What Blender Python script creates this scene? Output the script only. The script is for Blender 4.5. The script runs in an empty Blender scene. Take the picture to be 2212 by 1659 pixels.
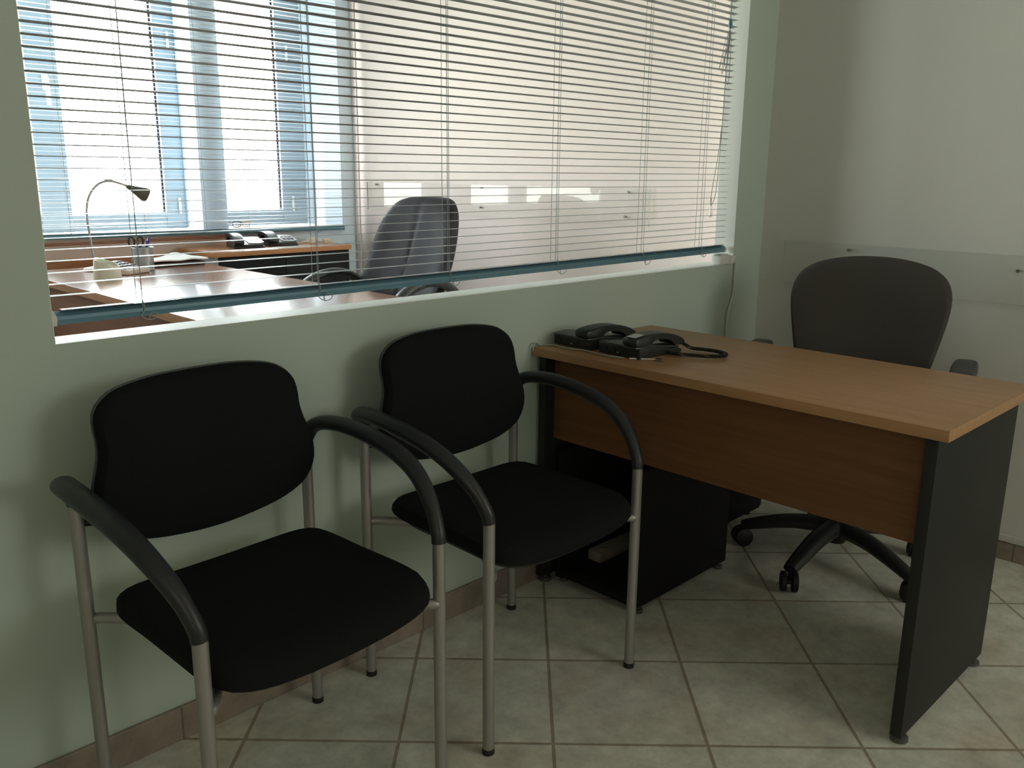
import bpy, bmesh, math, random
from mathutils import Vector, Matrix
random.seed(7)
R = math.radians
C = bpy.context.scene.collection

# ------------------------------------------------------------------ materials
def nt(name):
    m = bpy.data.materials.new(name); m.use_nodes = True
    n = m.node_tree.nodes; n.clear()
    out = n.new('ShaderNodeOutputMaterial'); b = n.new('ShaderNodeBsdfPrincipled')
    m.node_tree.links.new(b.outputs[0], out.inputs[0])
    return m, n, m.node_tree.links, b, out

def plain(name, col, rough=.5, metal=0., var=.06, scale=40., bump=0., spec=.5):
    """paint, plastic or metal with a faint procedural mottling"""
    m, n, l, b, out = nt(name)
    tc = n.new('ShaderNodeTexCoord'); no = n.new('ShaderNodeTexNoise')
    no.inputs['Scale'].default_value = scale; no.inputs['Detail'].default_value = 3
    l.new(tc.outputs['Object'], no.inputs['Vector'])
    mx = n.new('ShaderNodeMix'); mx.data_type = 'RGBA'
    mx.inputs[6].default_value = tuple(c*(1-var) for c in col)+(1,)
    mx.inputs[7].default_value = tuple(min(1, c*(1+var)) for c in col)+(1,)
    l.new(no.outputs['Fac'], mx.inputs[0]); l.new(mx.outputs[2], b.inputs['Base Color'])
    b.inputs['Roughness'].default_value = rough; b.inputs['Metallic'].default_value = metal
    b.inputs['Specular IOR Level'].default_value = spec
    if bump:
        bp = n.new('ShaderNodeBump'); bp.inputs['Strength'].default_value = bump; bp.inputs['Distance'].default_value = .002
        l.new(no.outputs['Fac'], bp.inputs['Height']); l.new(bp.outputs[0], b.inputs['Normal'])
    return m

def wood(name, c1, c2, axis, rough=.35, coat=0., spec=.5):
    m, n, l, b, out = nt(name)
    tc = n.new('ShaderNodeTexCoord'); mp = n.new('ShaderNodeMapping')
    sc = [38, 38, 38]; sc['xyz'.index(axis)] = 1.6
    mp.inputs['Scale'].default_value = sc
    l.new(tc.outputs['Object'], mp.inputs['Vector'])
    no = n.new('ShaderNodeTexNoise'); no.inputs['Scale'].default_value = 1.6; no.inputs['Detail'].default_value = 6
    no.inputs['Distortion'].default_value = .6
    l.new(mp.outputs[0], no.inputs['Vector'])
    cr = n.new('ShaderNodeValToRGB'); cr.color_ramp.elements[0].position = .3; cr.color_ramp.elements[1].position = .75
    cr.color_ramp.elements[0].color = c2+(1,); cr.color_ramp.elements[1].color = c1+(1,)
    l.new(no.outputs['Fac'], cr.inputs[0]); l.new(cr.outputs[0], b.inputs['Base Color'])
    b.inputs['Roughness'].default_value = rough
    b.inputs['Specular IOR Level'].default_value = spec
    b.inputs['Coat Weight'].default_value = coat; b.inputs['Coat Roughness'].default_value = .12
    return m

def fabric(name, c, c2, rough=.95, scale=900, sheen=.0):
    m, n, l, b, out = nt(name)
    tc = n.new('ShaderNodeTexCoord'); no = n.new('ShaderNodeTexNoise'); no.inputs['Scale'].default_value = scale
    l.new(tc.outputs['Object'], no.inputs['Vector'])
    mx = n.new('ShaderNodeMix'); mx.data_type = 'RGBA'; mx.inputs[6].default_value = c+(1,); mx.inputs[7].default_value = c2+(1,)
    l.new(no.outputs['Fac'], mx.inputs[0]); l.new(mx.outputs[2], b.inputs['Base Color'])
    b.inputs['Roughness'].default_value = rough; b.inputs['Specular IOR Level'].default_value = .15
    b.inputs['Sheen Weight'].default_value = sheen
    bp = n.new('ShaderNodeBump'); bp.inputs['Strength'].default_value = .25; bp.inputs['Distance'].default_value = .001
    l.new(no.outputs['Fac'], bp.inputs['Height']); l.new(bp.outputs[0], b.inputs['Normal'])
    return m

def clear(name, tint=(1, 1, 1), refl=.08, rough=.02):
    """thin clear sheet: see-through with a Fresnel reflection"""
    m, n, l, b, out = nt(name)
    tr = n.new('ShaderNodeBsdfTransparent'); tr.inputs[0].default_value = tint+(1,)
    gl = n.new('ShaderNodeBsdfGlossy'); gl.inputs['Roughness'].default_value = rough
    fr = n.new('ShaderNodeFresnel'); fr.inputs[0].default_value = 1.49
    ma = n.new('ShaderNodeMath'); ma.operation = 'MULTIPLY'; ma.inputs[1].default_value = refl/.04
    ma.use_clamp = True
    l.new(fr.outputs[0], ma.inputs[0])
    ge = n.new('ShaderNodeNewGeometry'); iv = n.new('ShaderNodeMath'); iv.operation = 'SUBTRACT'; iv.inputs[0].default_value = 1
    l.new(ge.outputs['Backfacing'], iv.inputs[1])
    m2 = n.new('ShaderNodeMath'); m2.operation = 'MULTIPLY'; l.new(ma.outputs[0], m2.inputs[0]); l.new(iv.outputs[0], m2.inputs[1])
    mx = n.new('ShaderNodeMixShader'); l.new(m2.outputs[0], mx.inputs[0]); l.new(tr.outputs[0], mx.inputs[1]); l.new(gl.outputs[0], mx.inputs[2])
    l.new(mx.outputs[0], out.inputs[0])
    return m

def wall_mat(name, col, rough=.7):
    m, n, l, b, out = nt(name)
    tc = n.new('ShaderNodeTexCoord'); no = n.new('ShaderNodeTexNoise'); no.inputs['Scale'].default_value = 1.3; no.inputs['Detail'].default_value = 4
    l.new(tc.outputs['Object'], no.inputs['Vector'])
    mx = n.new('ShaderNodeMix'); mx.data_type = 'RGBA'
    mx.inputs[6].default_value = tuple(c*.96 for c in col)+(1,); mx.inputs[7].default_value = tuple(min(1, c*1.04) for c in col)+(1,)
    l.new(no.outputs['Fac'], mx.inputs[0]); l.new(mx.outputs[2], b.inputs['Base Color'])
    b.inputs['Roughness'].default_value = rough; b.inputs['Specular IOR Level'].default_value = .3
    n2 = n.new('ShaderNodeTexNoise'); n2.inputs['Scale'].default_value = 180; l.new(tc.outputs['Object'], n2.inputs['Vector'])
    bp = n.new('ShaderNodeBump'); bp.inputs['Strength'].default_value = .06; bp.inputs['Distance'].default_value = .002
    l.new(n2.outputs['Fac'], bp.inputs['Height']); l.new(bp.outputs[0], b.inputs['Normal'])
    return m

TS, TA = .3425, R(-45.31)
def tile_mat(name, skirt=False):
    m, n, l, b, out = nt(name)
    tc = n.new('ShaderNodeTexCoord'); br = n.new('ShaderNodeTexBrick')
    br.offset = 0; br.squash = 1
    br.inputs['Scale'].default_value = 1; br.inputs['Brick Width'].default_value = 1; br.inputs['Row Height'].default_value = 1
    br.inputs['Mortar Size'].default_value = .013; br.inputs['Mortar Smooth'].default_value = .3; br.inputs['Bias'].default_value = 0
    if skirt:
        br.inputs['Color1'].default_value = (.30, .25, .20, 1); br.inputs['Color2'].default_value = (.34, .28, .22, 1)
        br.inputs['Mortar'].default_value = (.19, .16, .13, 1); br.inputs['Mortar Size'].default_value = .008
        sp = n.new('ShaderNodeSeparateXYZ'); l.new(tc.outputs['Object'], sp.inputs[0])
        ad = n.new('ShaderNodeMath'); ad.operation = 'ADD'; l.new(sp.outputs[0], ad.inputs[0]); l.new(sp.outputs[1], ad.inputs[1])
        m2 = n.new('ShaderNodeMath'); m2.operation = 'MULTIPLY_ADD'; m2.inputs[1].default_value = 1/.341; m2.inputs[2].default_value = 2.374/.341+20
        l.new(ad.outputs[0], m2.inputs[0])
        cb = n.new('ShaderNodeCombineXYZ'); l.new(m2.outputs[0], cb.inputs[0]); cb.inputs[1].default_value = .5
        l.new(cb.outputs[0], br.inputs['Vector'])
    else:
        br.inputs['Color1'].default_value = (.71, .72, .62, 1); br.inputs['Color2'].default_value = (.78, .79, .68, 1)
        br.inputs['Mortar'].default_value = (.42, .37, .28, 1)
        # rotate the world into the diagonal tile grid
        a = R(44.69); ux, uy, vx, vy = math.sin(a), -math.cos(a), math.cos(a), math.sin(a)
        ox = -1.8+ux*(-.284)+vx*.2981; oy = -1.0+uy*(-.284)+vy*.2981
        su = n.new('ShaderNodeVectorMath'); su.operation = 'SUBTRACT'; su.inputs[1].default_value = (ox, oy, 0)
        l.new(tc.outputs['Object'], su.inputs[0])
        ro = n.new('ShaderNodeVectorRotate'); ro.rotation_type = 'Z_AXIS'; ro.inputs['Angle'].default_value = -TA
        l.new(su.outputs[0], ro.inputs['Vector'])
        sc = n.new('ShaderNodeVectorMath'); sc.operation = 'SCALE'; sc.inputs['Scale'].default_value = 1/TS
        l.new(ro.outputs[0], sc.inputs[0])
        of = n.new('ShaderNodeVectorMath'); of.operation = 'ADD'; of.inputs[1].default_value = (40, 40, 0); l.new(sc.outputs[0], of.inputs[0])
        l.new(of.outputs[0], br.inputs['Vector'])
    no = n.new('ShaderNodeTexNoise'); no.inputs['Scale'].default_value = 13; no.inputs['Detail'].default_value = 10; no.inputs['Roughness'].default_value = .74
    l.new(tc.outputs['Object'], no.inputs['Vector'])
    mr = n.new('ShaderNodeMapRange'); mr.inputs[1].default_value = .3; mr.inputs[2].default_value = .7; mr.inputs[3].default_value = .62; mr.inputs[4].default_value = 1.25
    l.new(no.outputs['Fac'], mr.inputs[0])
    mu = n.new('ShaderNodeMix'); mu.data_type = 'RGBA'; mu.blend_type = 'MULTIPLY'; mu.inputs[0].default_value = .8
    l.new(br.outputs['Color'], mu.inputs[6]); l.new(mr.outputs[0], mu.inputs[7]); l.new(mu.outputs[2], b.inputs['Base Color'])
    if not skirt:
        n3 = n.new('ShaderNodeTexNoise'); n3.inputs['Scale'].default_value = 5; n3.inputs['Detail'].default_value = 6; l.new(tc.outputs['Object'], n3.inputs['Vector'])
        m3 = n.new('ShaderNodeMapRange'); m3.inputs[1].default_value = .48; m3.inputs[2].default_value = .72; m3.inputs[3].default_value = 0; m3.inputs[4].default_value = .55
        l.new(n3.outputs['Fac'], m3.inputs[0])
        x3 = n.new('ShaderNodeMix'); x3.data_type = 'RGBA'; x3.blend_type = 'MULTIPLY'; x3.inputs[7].default_value = (.80, .66, .54, 1)
        l.new(m3.outputs[0], x3.inputs[0]); l.new(mu.outputs[2], x3.inputs[6]); l.new(x3.outputs[2], b.inputs['Base Color'])
    b.inputs['Roughness'].default_value = .45
    bp = n.new('ShaderNodeBump'); bp.invert = True; bp.inputs['Strength'].default_value = .5; bp.inputs['Distance'].default_value = .002
    l.new(br.outputs['Fac'], bp.inputs['Height']); l.new(bp.outputs[0], b.inputs['Normal'])
    return m

def mesh_metal(name):
    """perforated metal sheet of a pen cup"""
    m, n, l, b, out = nt(name)
    b.inputs['Base Color'].default_value = (.42, .43, .45, 1); b.inputs['Metallic'].default_value = .8; b.inputs['Roughness'].default_value = .4
    tc = n.new('ShaderNodeTexCoord'); mp = n.new('ShaderNodeMapping'); mp.inputs['Scale'].default_value = (400, 400, 400)
    mp.inputs['Rotation'].default_value = (.6, .5, .78)
    l.new(tc.outputs['Object'], mp.inputs['Vector'])
    ck = n.new('ShaderNodeTexChecker'); ck.inputs['Scale'].default_value = 1; l.new(mp.outputs[0], ck.inputs['Vector'])
    tr = n.new('ShaderNodeBsdfTransparent'); mx = n.new('ShaderNodeMixShader')
    ma = n.new('ShaderNodeMath'); ma.operation = 'MULTIPLY'; ma.inputs[1].default_value = .55
    l.new(ck.outputs['Fac'], ma.inputs[0]); l.new(ma.outputs[0], mx.inputs[0]); l.new(b.outputs[0], mx.inputs[1]); l.new(tr.outputs[0], mx.inputs[2])
    l.new(mx.outputs[0], out.inputs[0])
    return m

M = dict(
    wall=wall_mat('wall_paint', (.53, .62, .54)),
    wallr=wall_mat('wall_paint_right', (.71, .715, .655)),
    wallo=wall_mat('wall_paint_office', (.80, .69, .66)),
    wallp=wall_mat('backlit_tint_far', (.74, .82, .92)),  # bluish backlit tone put into the far wall colour
    wallq=wall_mat('warm_bounce_under_windows', (.68, .52, .45)), reveal=wall_mat('baked_light_reveal', (.86, .88, .82), .5),  # warm bounce painted under the windows, window brightness painted on the reveals
    ceil=wall_mat('ceiling_paint', (.75, .75, .72)),
    tile=tile_mat('floor_tiles'), skirt=tile_mat('skirting_tiles', True),
    whitep=plain('white_plastic', (.72, .72, .68), .4), trunk=plain('white_trunking', (.62, .63, .60), .45),
    seat=fabric('black_fabric', (.006, .007, .007), (.015, .016, .016)),
    greyfab=fabric('charcoal_fabric', (.062, .058, .050), (.090, .084, .074)),
    leather=plain('grey_leather', (.020, .018, .022), .5, var=.35, scale=9, bump=.1, spec=.14),
    silver=plain('silver_paint', (.40, .39, .37), .42, .65, .05),
    blackp=plain('black_plastic', (.018, .019, .020), .42), blackm=plain('matt_black_plastic', (.010, .010, .011), .6),
    arm=plain('armrest_plastic', (.022, .024, .027), .38),
    shell=plain('shell_plastic', (.045, .055, .052), .5),
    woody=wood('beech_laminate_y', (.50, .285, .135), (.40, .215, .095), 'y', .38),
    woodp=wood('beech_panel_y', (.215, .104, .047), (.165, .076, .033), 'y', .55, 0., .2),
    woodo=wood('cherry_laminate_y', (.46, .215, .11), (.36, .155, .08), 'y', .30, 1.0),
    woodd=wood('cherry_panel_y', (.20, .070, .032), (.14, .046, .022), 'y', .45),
    woodx=wood('cherry_brown_x', (.40, .16, .07), (.32, .12, .05), 'x', .4),
    woodc=wood('cabinet_top_x', (.52, .24, .10), (.42, .18, .07), 'x', .3, .2),
    grey=plain('graphite_melamine', (.020, .022, .020), .5, var=.04, scale=200, spec=.2), edge=plain('black_edging', (.012, .012, .012), .5),
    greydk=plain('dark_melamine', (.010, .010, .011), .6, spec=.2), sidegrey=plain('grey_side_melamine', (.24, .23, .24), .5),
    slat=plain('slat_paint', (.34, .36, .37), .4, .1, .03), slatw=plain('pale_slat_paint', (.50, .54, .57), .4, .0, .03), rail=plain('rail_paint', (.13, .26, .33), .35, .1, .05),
    cord=plain('blind_cord', (.32, .36, .36), .8), cordd=plain('grey_white_cord', (.40, .42, .36), .6), cordw=plain('white_cord', (.75, .75, .70), .6),
    frame=plain('hazed_frame_tint', (.30, .37, .44), .5, var=.02), gasket=plain('black_gasket', (.03, .025, .04), .6),  # frame: shade and blue haze on white frames put into the colour
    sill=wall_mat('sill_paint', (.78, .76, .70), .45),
    pane=clear('window_glass', (.98, 1, .99), .04), plexi=clear('acrylic_sheet', (.992, .996, .992), .03, .03),
    plexie=plain('acrylic_edge', (.30, .34, .31), .3), screw=plain('steel_screw', (.22, .21, .19), .35, .8),
    chrome=plain('brushed_steel', (.42, .40, .42), .3, .9), lampb=plain('lamp_head_grey', (.10, .095, .08), .4, .3),
    lens=plain('lamp_lens', (.55, .54, .6), .2), cream=plain('cream_plastic', (.74, .72, .62), .45),
    beige=plain('beige_plastic', (.62, .56, .50), .5), key=plain('violet_keys', (.10, .08, .16), .5),
    cup=mesh_metal('wire_mesh'), cupr=plain('cup_rim', (.40, .41, .43), .35, .8), blue=plain('blue_ink_plastic', (.03, .03, .28), .3),
    paper=plain('white_paper', (.82, .79, .77), .8, bump=.2, scale=12), folder=plain('dark_folder', (.045, .018, .014), .5),
    phone=plain('phone_black', (.020, .024, .024), .40), phonel=plain('phone_lid', (.035, .042, .040), .30), phoned=plain('phone_dark', (.022, .020, .020), .3),
    tag=plain('white_sticker', (.55, .57, .57), .6), facep=plain('white_faceplate', (.88, .88, .88), .25),
    box=plain('cream_box', (.66, .55, .44), .6), tort=plain('tortoise_plastic', (.35, .18, .03), .3, var=.7, scale=300),
    strip=plain('power_strip_plastic', (.30, .28, .23), .5), clearp=clear('clear_plug', (.8, .8, .8), .2, .1),
    glide=plain('clear_grey_glide', (.10, .10, .09), .3),
)

# ------------------------------------------------------------------ mesh helpers
def bx(bm, x0, x1, y0, y1, z0, z1, bev=0., mi=0):
    vs = [bm.verts.new((x, y, z)) for x in (x0, x1) for y in (y0, y1) for z in (z0, z1)]
    q = [(0, 1, 3, 2), (4, 6, 7, 5), (0, 4, 5, 1), (2, 3, 7, 6), (0, 2, 6, 4), (1, 5, 7, 3)]
    fs = [bm.faces.new([vs[i] for i in f]) for f in q]
    for f in fs: f.material_index = mi
    if bev > 0:
        es = list({e for f in fs for e in f.edges})
        bmesh.ops.bevel(bm, geom=es, offset=bev, segments=2, profile=.6, affect='EDGES')

def frames_along(pts, closed=False):
    n = len(pts); T = []
    for i in range(n):
        a = pts[i-1] if (i > 0 or closed) else pts[i]
        b = pts[(i+1) % n] if (i < n-1 or closed) else pts[i]
        t = (b-a)
        T.append(t.normalized() if t.length > 1e-9 else Vector((0, 0, 1)))
    return T

def tube(bm, pts, r, seg=10, rx=None, side=None, cap=True, closed=False):
    """round or elliptical tube; r may be a list (half-height) and rx a list (half-width along `side`)"""
    pts = [Vector(p) for p in pts]; n = len(pts); T = frames_along(pts, closed); rings = []
    u = None
    for i, p in enumerate(pts):
        t = T[i]
        if side is not None: u = Vector(side) - t*Vector(side).dot(t)
        elif u is None:
            a = Vector((0, 0, 1)) if abs(t.z) < .9 else Vector((1, 0, 0)); u = a.cross(t)
        else: u = u - t*u.dot(t)
        u.normalize(); v = t.cross(u)
        ri = r[i] if isinstance(r, (list, tuple)) else r
        wi = ri if rx is None else (rx[i] if isinstance(rx, (list, tuple)) else rx)
        rings.append([bm.verts.new(p+u*math.cos(k*2*math.pi/seg)*wi+v*math.sin(k*2*math.pi/seg)*ri) for k in range(seg)])
    for i in range(n if closed else n-1):
        a, b = rings[i], rings[(i+1) % n]
        for k in range(seg): bm.faces.new((a[k], a[(k+1) % seg], b[(k+1) % seg], b[k]))
    if cap and not closed:
        bm.faces.new(rings[0][::-1]); bm.faces.new(rings[-1])

def prism(bm, prof, axis, d0, d1, bev=0.):
    """extrude a 2D outline along an axis: x -> (y,z), y -> (x,z), z -> (x,y)"""
    def P(a, b, d): return {'x': (d, a, b), 'y': (a, d, b), 'z': (a, b, d)}[axis]
    A = [bm.verts.new(P(a, b, d0)) for a, b in prof]; B = [bm.verts.new(P(a, b, d1)) for a, b in prof]
    n = len(prof); fs = [bm.faces.new(A), bm.faces.new(B[::-1])]
    for i in range(n): fs.append(bm.faces.new((A[i], B[i], B[(i+1) % n], A[(i+1) % n])))
    bmesh.ops.recalc_face_normals(bm, faces=fs)
    if bev:
        es = list({e for f in fs for e in f.edges})
        bmesh.ops.bevel(bm, geom=es, offset=bev, segments=2, profile=.6, affect='EDGES')

def lathe(bm, prof, seg=24, cx=0, cy=0, cap=True):
    rings = [[bm.verts.new((cx+r*math.cos(2*math.pi*k/seg), cy+r*math.sin(2*math.pi*k/seg), z)) for k in range(seg)] for r, z in prof]
    for a, b in zip(rings, rings[1:]):
        for k in range(seg): bm.faces.new((a[k], a[(k+1) % seg], b[(k+1) % seg], b[k]))
    if cap: bm.faces.new(rings[0][::-1]); bm.faces.new(rings[-1])

def loft(bm, rings, cap=True):
    V = [[bm.verts.new(p) for p in r] for r in rings]; n = len(V[0])
    for a, b in zip(V, V[1:]):
        for k in range(n): bm.faces.new((a[k], a[(k+1) % n], b[(k+1) % n], b[k]))
    if cap: bm.faces.new(V[0][::-1]); bm.faces.new(V[-1])

def smooth_loop(pts, n=64):
    """closed Catmull-Rom through pts, resampled to n points"""
    P = [Vector((a, b, 0)) for a, b in pts]; m = len(P); dense = []
    for i in range(m):
        p0, p1, p2, p3 = P[i-1], P[i], P[(i+1) % m], P[(i+2) % m]
        for k in range(12):
            t = k/12
            dense.append(.5*((2*p1)+(p2-p0)*t+(2*p0-5*p1+4*p2-p3)*t*t+(3*p1-p0-3*p2+p3)*t**3))
    L = [0]
    for a, b in zip(dense, dense[1:]+dense[:1]): L.append(L[-1]+(b-a).length)
    out = []; j = 0
    for k in range(n):
        s = L[-1]*k/n
        while L[j+1] < s: j += 1
        f = (s-L[j])/max(1e-9, L[j+1]-L[j]); a, b = dense[j], dense[(j+1) % len(dense)]
        q = a.lerp(b, f); out.append((q.x, q.y))
    return out

def curve(pts, n=8):
    """open Catmull-Rom through 3D pts"""
    P = [Vector(p) for p in pts]; out = []
    for i in range(len(P)-1):
        p0, p1, p2, p3 = P[max(0, i-1)], P[i], P[i+1], P[min(len(P)-1, i+2)]
        for k in range(n):
            t = k/n
            out.append(.5*((2*p1)+(p2-p0)*t+(2*p0-5*p1+4*p2-p3)*t*t+(3*p1-p0-3*p2+p3)*t**3))
    out.append(P[-1]); return out

def pillow(bm, loop, fn, prof, back):
    """cushion: prof = [(inset 0..1, height)], front; back = the same for the rear. fn(u,v,h)->xyz"""
    cx = sum(p[0] for p in loop)/len(loop); cy = sum(p[1] for p in loop)/len(loop); n = len(loop)
    seq = [(s, -h) for s, h in reversed(back)]+[(s, h) for s, h in prof]
    rings = []
    for s, h in seq:
        rings.append([fn(cx+(u-cx)*(1-s), cy+(v-cy)*(1-s), h) for u, v in loop])
    V = [[bm.verts.new(p) for p in r] for r in rings]
    for a, b in zip(V, V[1:]):
        for k in range(n): bm.faces.new((a[k], a[(k+1) % n], b[(k+1) % n], b[k]))
    c0 = bm.verts.new(fn(cx, cy, seq[0][1])); c1 = bm.verts.new(fn(cx, cy, seq[-1][1]))
    for k in range(n):
        bm.faces.new((V[0][(k+1) % n], V[0][k], c0)); bm.faces.new((V[-1][k], V[-1][(k+1) % n], c1))

def obj(name, bm, mats, parent=None, smooth=True, loc=None, label=None):
    bmesh.ops.recalc_face_normals(bm, faces=bm.faces)
    me = bpy.data.meshes.new(name); bm.to_mesh(me); bm.free()
    for m in (mats if isinstance(mats, (list, tuple)) else [mats]): me.materials.append(m)
    if smooth:
        me.shade_smooth(); me.set_sharp_from_angle(angle=R(38))
    o = bpy.data.objects.new(name, me); C.objects.link(o)
    if parent is not None: o.parent = parent
    if loc is not None: o.location = loc
    if label: o['label'] = label
    return o

def tag(o, label, cat, group=None, kind=None):
    if label: o['label'] = label
    if cat: o['category'] = cat
    if group: o['group'] = group
    if kind: o['kind'] = kind
    return o

def thing(name, label, cat, loc=(0, 0, 0), rz=0, group=None):
    o = bpy.data.objects.new(name, None); C.objects.link(o); o.empty_display_size = .1
    o.location = loc; o.rotation_euler = (0, 0, rz)
    return tag(o, label, cat, group)

def struct(name, bm, m, smooth=False, parent=None):
    o = obj(name, bm, m, parent, smooth)
    if parent is None: o['kind'] = 'structure'
    return o

def B(): return bmesh.new()

def copy_tree(o, parent=None):
    c = o.copy(); C.objects.link(c); c.parent = parent
    for ch in list(o.children): copy_tree(ch, c)
    return c

# ------------------------------------------------------------------ camera
cam = bpy.data.cameras.new('camera'); co = bpy.data.objects.new('camera', cam); C.objects.link(co)
yaw, pitch, roll = R(45.026), R(13.602), R(.57)
fwd = Vector((math.cos(yaw)*math.cos(pitch), math.sin(yaw)*math.cos(pitch), -math.sin(pitch)))
rt = Vector((math.sin(yaw), -math.cos(yaw), 0)); up = rt.cross(fwd)
r2 = rt*math.cos(roll)+up*math.sin(roll); u2 = -rt*math.sin(roll)+up*math.cos(roll)
mw = Matrix((r2, u2, -fwd)).transposed().to_4x4(); mw.translation = Vector((-3.0575, -1.7197, 1.2299))
co.matrix_world = mw; cam.sensor_width = 36; cam.lens = 1890.26/2212*36; cam.clip_start = .02
bpy.context.scene.camera = co

# ------------------------------------------------------------------ the rooms
YF0 = 2.95
XL, XR, ZS, ZT = -2.534, -.1975, .9116, 2.15
OF = .05                     # the back office floor sits a little higher
bm = B(); bx(bm, -4.4, 0, -4.2, .04, -.05, 0); struct('floor', bm, M['tile'])
bm = B(); bx(bm, -4.4, .2, .04, 3.3, -.05, OF); struct('floor', bm, M['tile'])
bm = B(); bx(bm, -4.5, .4, -4.3, 3.4, 2.75, 2.85); struct('ceiling', bm, M['ceil'])
bm = B()
bx(bm, -4.4, XL, 0, .08, 0, 2.75); bx(bm, XR, 0, 0, .08, 0, 2.75)
bx(bm, XL, XR, 0, .08, 0, ZS); bx(bm, XL, XR, 0, .08, ZT, 2.75)
bmesh.ops.remove_doubles(bm, verts=bm.verts, dist=1e-5)
struct('wall_middle', bm, M['wall'])
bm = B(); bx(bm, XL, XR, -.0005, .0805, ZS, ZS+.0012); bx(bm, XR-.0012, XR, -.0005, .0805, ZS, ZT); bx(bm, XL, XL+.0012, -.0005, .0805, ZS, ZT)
struct('lit_reveal_lining', bm, M['reveal'])  # added lining; office light on sill and reveals is in its colour
bm = B(); bx(bm, -3.2, -.62, YF0-.004, YF0, OF, .88); struct('wall_far_lower', bm, M['wallq'])  # thin sheet that carries the warm bounced light as pinkish colour
bm = B(); bx(bm, 0, .1, -4.3, .08, -.05, 2.75); struct('wall_right', bm, M['wallr'])
bm = B(); bx(bm, -4.5, -4.4, -4.3, 3.3, -.05, 2.75); struct('wall_left', bm, M['wallr'])
bm = B(); bx(bm, -4.4, 0, -4.3, -4.2, -.05, 2.75); struct('wall_rear', bm, M['wallr'])
bm = B(); bx(bm, .2, .3, .08, 3.4, -.05, 2.75); struct('wall_office_right', bm, M['wallo'])
# far wall with two window recesses
YF, YW, YB = 2.95, 3.15, 3.215
bm = B()
bx(bm, -4.4, .2, YF, YB, -.05, .88); bx(bm, -4.4, .2, YF, YB, 2.35, 2.75)
bx(bm, -4.4, -2.65, YF, YB, .88, 2.35)
prism(bm, [(-.81, YF), (-.66, YF), (-.66, YB), (-.81, YB)], 'z', .88, 2.35)
prism(bm, [(.102, YF), (.2, YF), (.2, YB), (-.03, YB), (-.03, YW)], 'z', .88, 2.35)
struct('wall_far', bm, M['wallp'])
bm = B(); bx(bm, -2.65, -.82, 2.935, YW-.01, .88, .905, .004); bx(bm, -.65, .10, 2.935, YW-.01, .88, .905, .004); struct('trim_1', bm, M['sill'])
bm = B(); bx(bm, -3.0, -1.02, 2.925, YF, .70, .785, .003); struct('trim_2', bm, M['woodx'])
bm = B(); bx(bm, -3.0, -.60, 2.938, YF, .855, .868, .002); struct('brown_strip', bm, M['woodx'])  # thin brown strip just below the sill
bm = B(); bx(bm, .192, .2, 2.895, 2.93, OF, 2.75, .002); struct('trim_4', bm, M['wallo'])
bm = B(); bx(bm, -4.4, -.01, -.009, 0, 0, .081, .003); struct('baseboard_middle', bm, M['skirt'])
bm = B(); bx(bm, -.009, 0, -4.2, -.009, 0, .062, .003); struct('baseboard_right', bm, M['skirt'])
bm = B(); bx(bm, -.016, 0, -4.2, -.009, .065, .087, .003); struct('trim_5', bm, M['trunk'])

# windows
def window(name, xs, label_handle):
    bm = B()
    z0, z1 = .905, 2.35
    for a, b in xs['stiles']: bx(bm, a, b, YW-.01, YW+.05, z0, z1, .006)
    bx(bm, xs['stiles'][0][0], xs['stiles'][-1][1], YW-.005, YW+.05, z0, .985, .006)
    bx(bm, xs['stiles'][0][0], xs['stiles'][-1][1], YW, YW+.05, 2.27, z1, .006)
    w = struct(name, bm, M['frame'], True)
    bm = B()
    for a, b in xs['panes']: bx(bm, a-.004, b+.004, YW+.02, YW+.026, .98, 2.275)
    obj('pane', bm, M['pane'], w, False)
    for a, b in xs['panes']:
        bm = B(); bx(bm, b-.011, b, YW+.008, YW+.02, .985, 2.27); obj('gasket', bm, M['gasket'], w, False)
        bm = B(); bx(bm, a-.02, b+.02, YW-.012, YW+.0, .968, .995, .004); obj('glazing_bead', bm, M['frame'], w)
    for hx in xs['handles']:
        bm = B(); bx(bm, hx-.013, hx+.013, YW-.022, YW-.0101, 1.60, 1.68, .004); tube(bm, curve([(hx, YW-.022, 1.665), (hx, YW-.05, 1.66), (hx, YW-.055, 1.62), (hx, YW-.05, 1.53)], 5), .010, 8)
        obj('handle', bm, M['whitep'], w)
    for hx in xs['hinges']:
        for hz in (1.03, 1.9):
            bm = B(); tube(bm, [(hx, YW-.016, hz-.045), (hx, YW-.016, hz+.045)], .008, 8); obj('hinge', bm, M['whitep'], w)
    return w
window('window_1', dict(stiles=[(-2.649, -2.52), (-1.57, -1.42), (-.925, -.811)], panes=[(-2.52, -1.57), (-1.42, -.925)], handles=[-1.49], hinges=[-.85]), '')
window('window_2', dict(stiles=[(-.659, -.56), (-.198, -.031)], panes=[(-.56, -.198)], handles=[], hinges=[-.13]), '')

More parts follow.
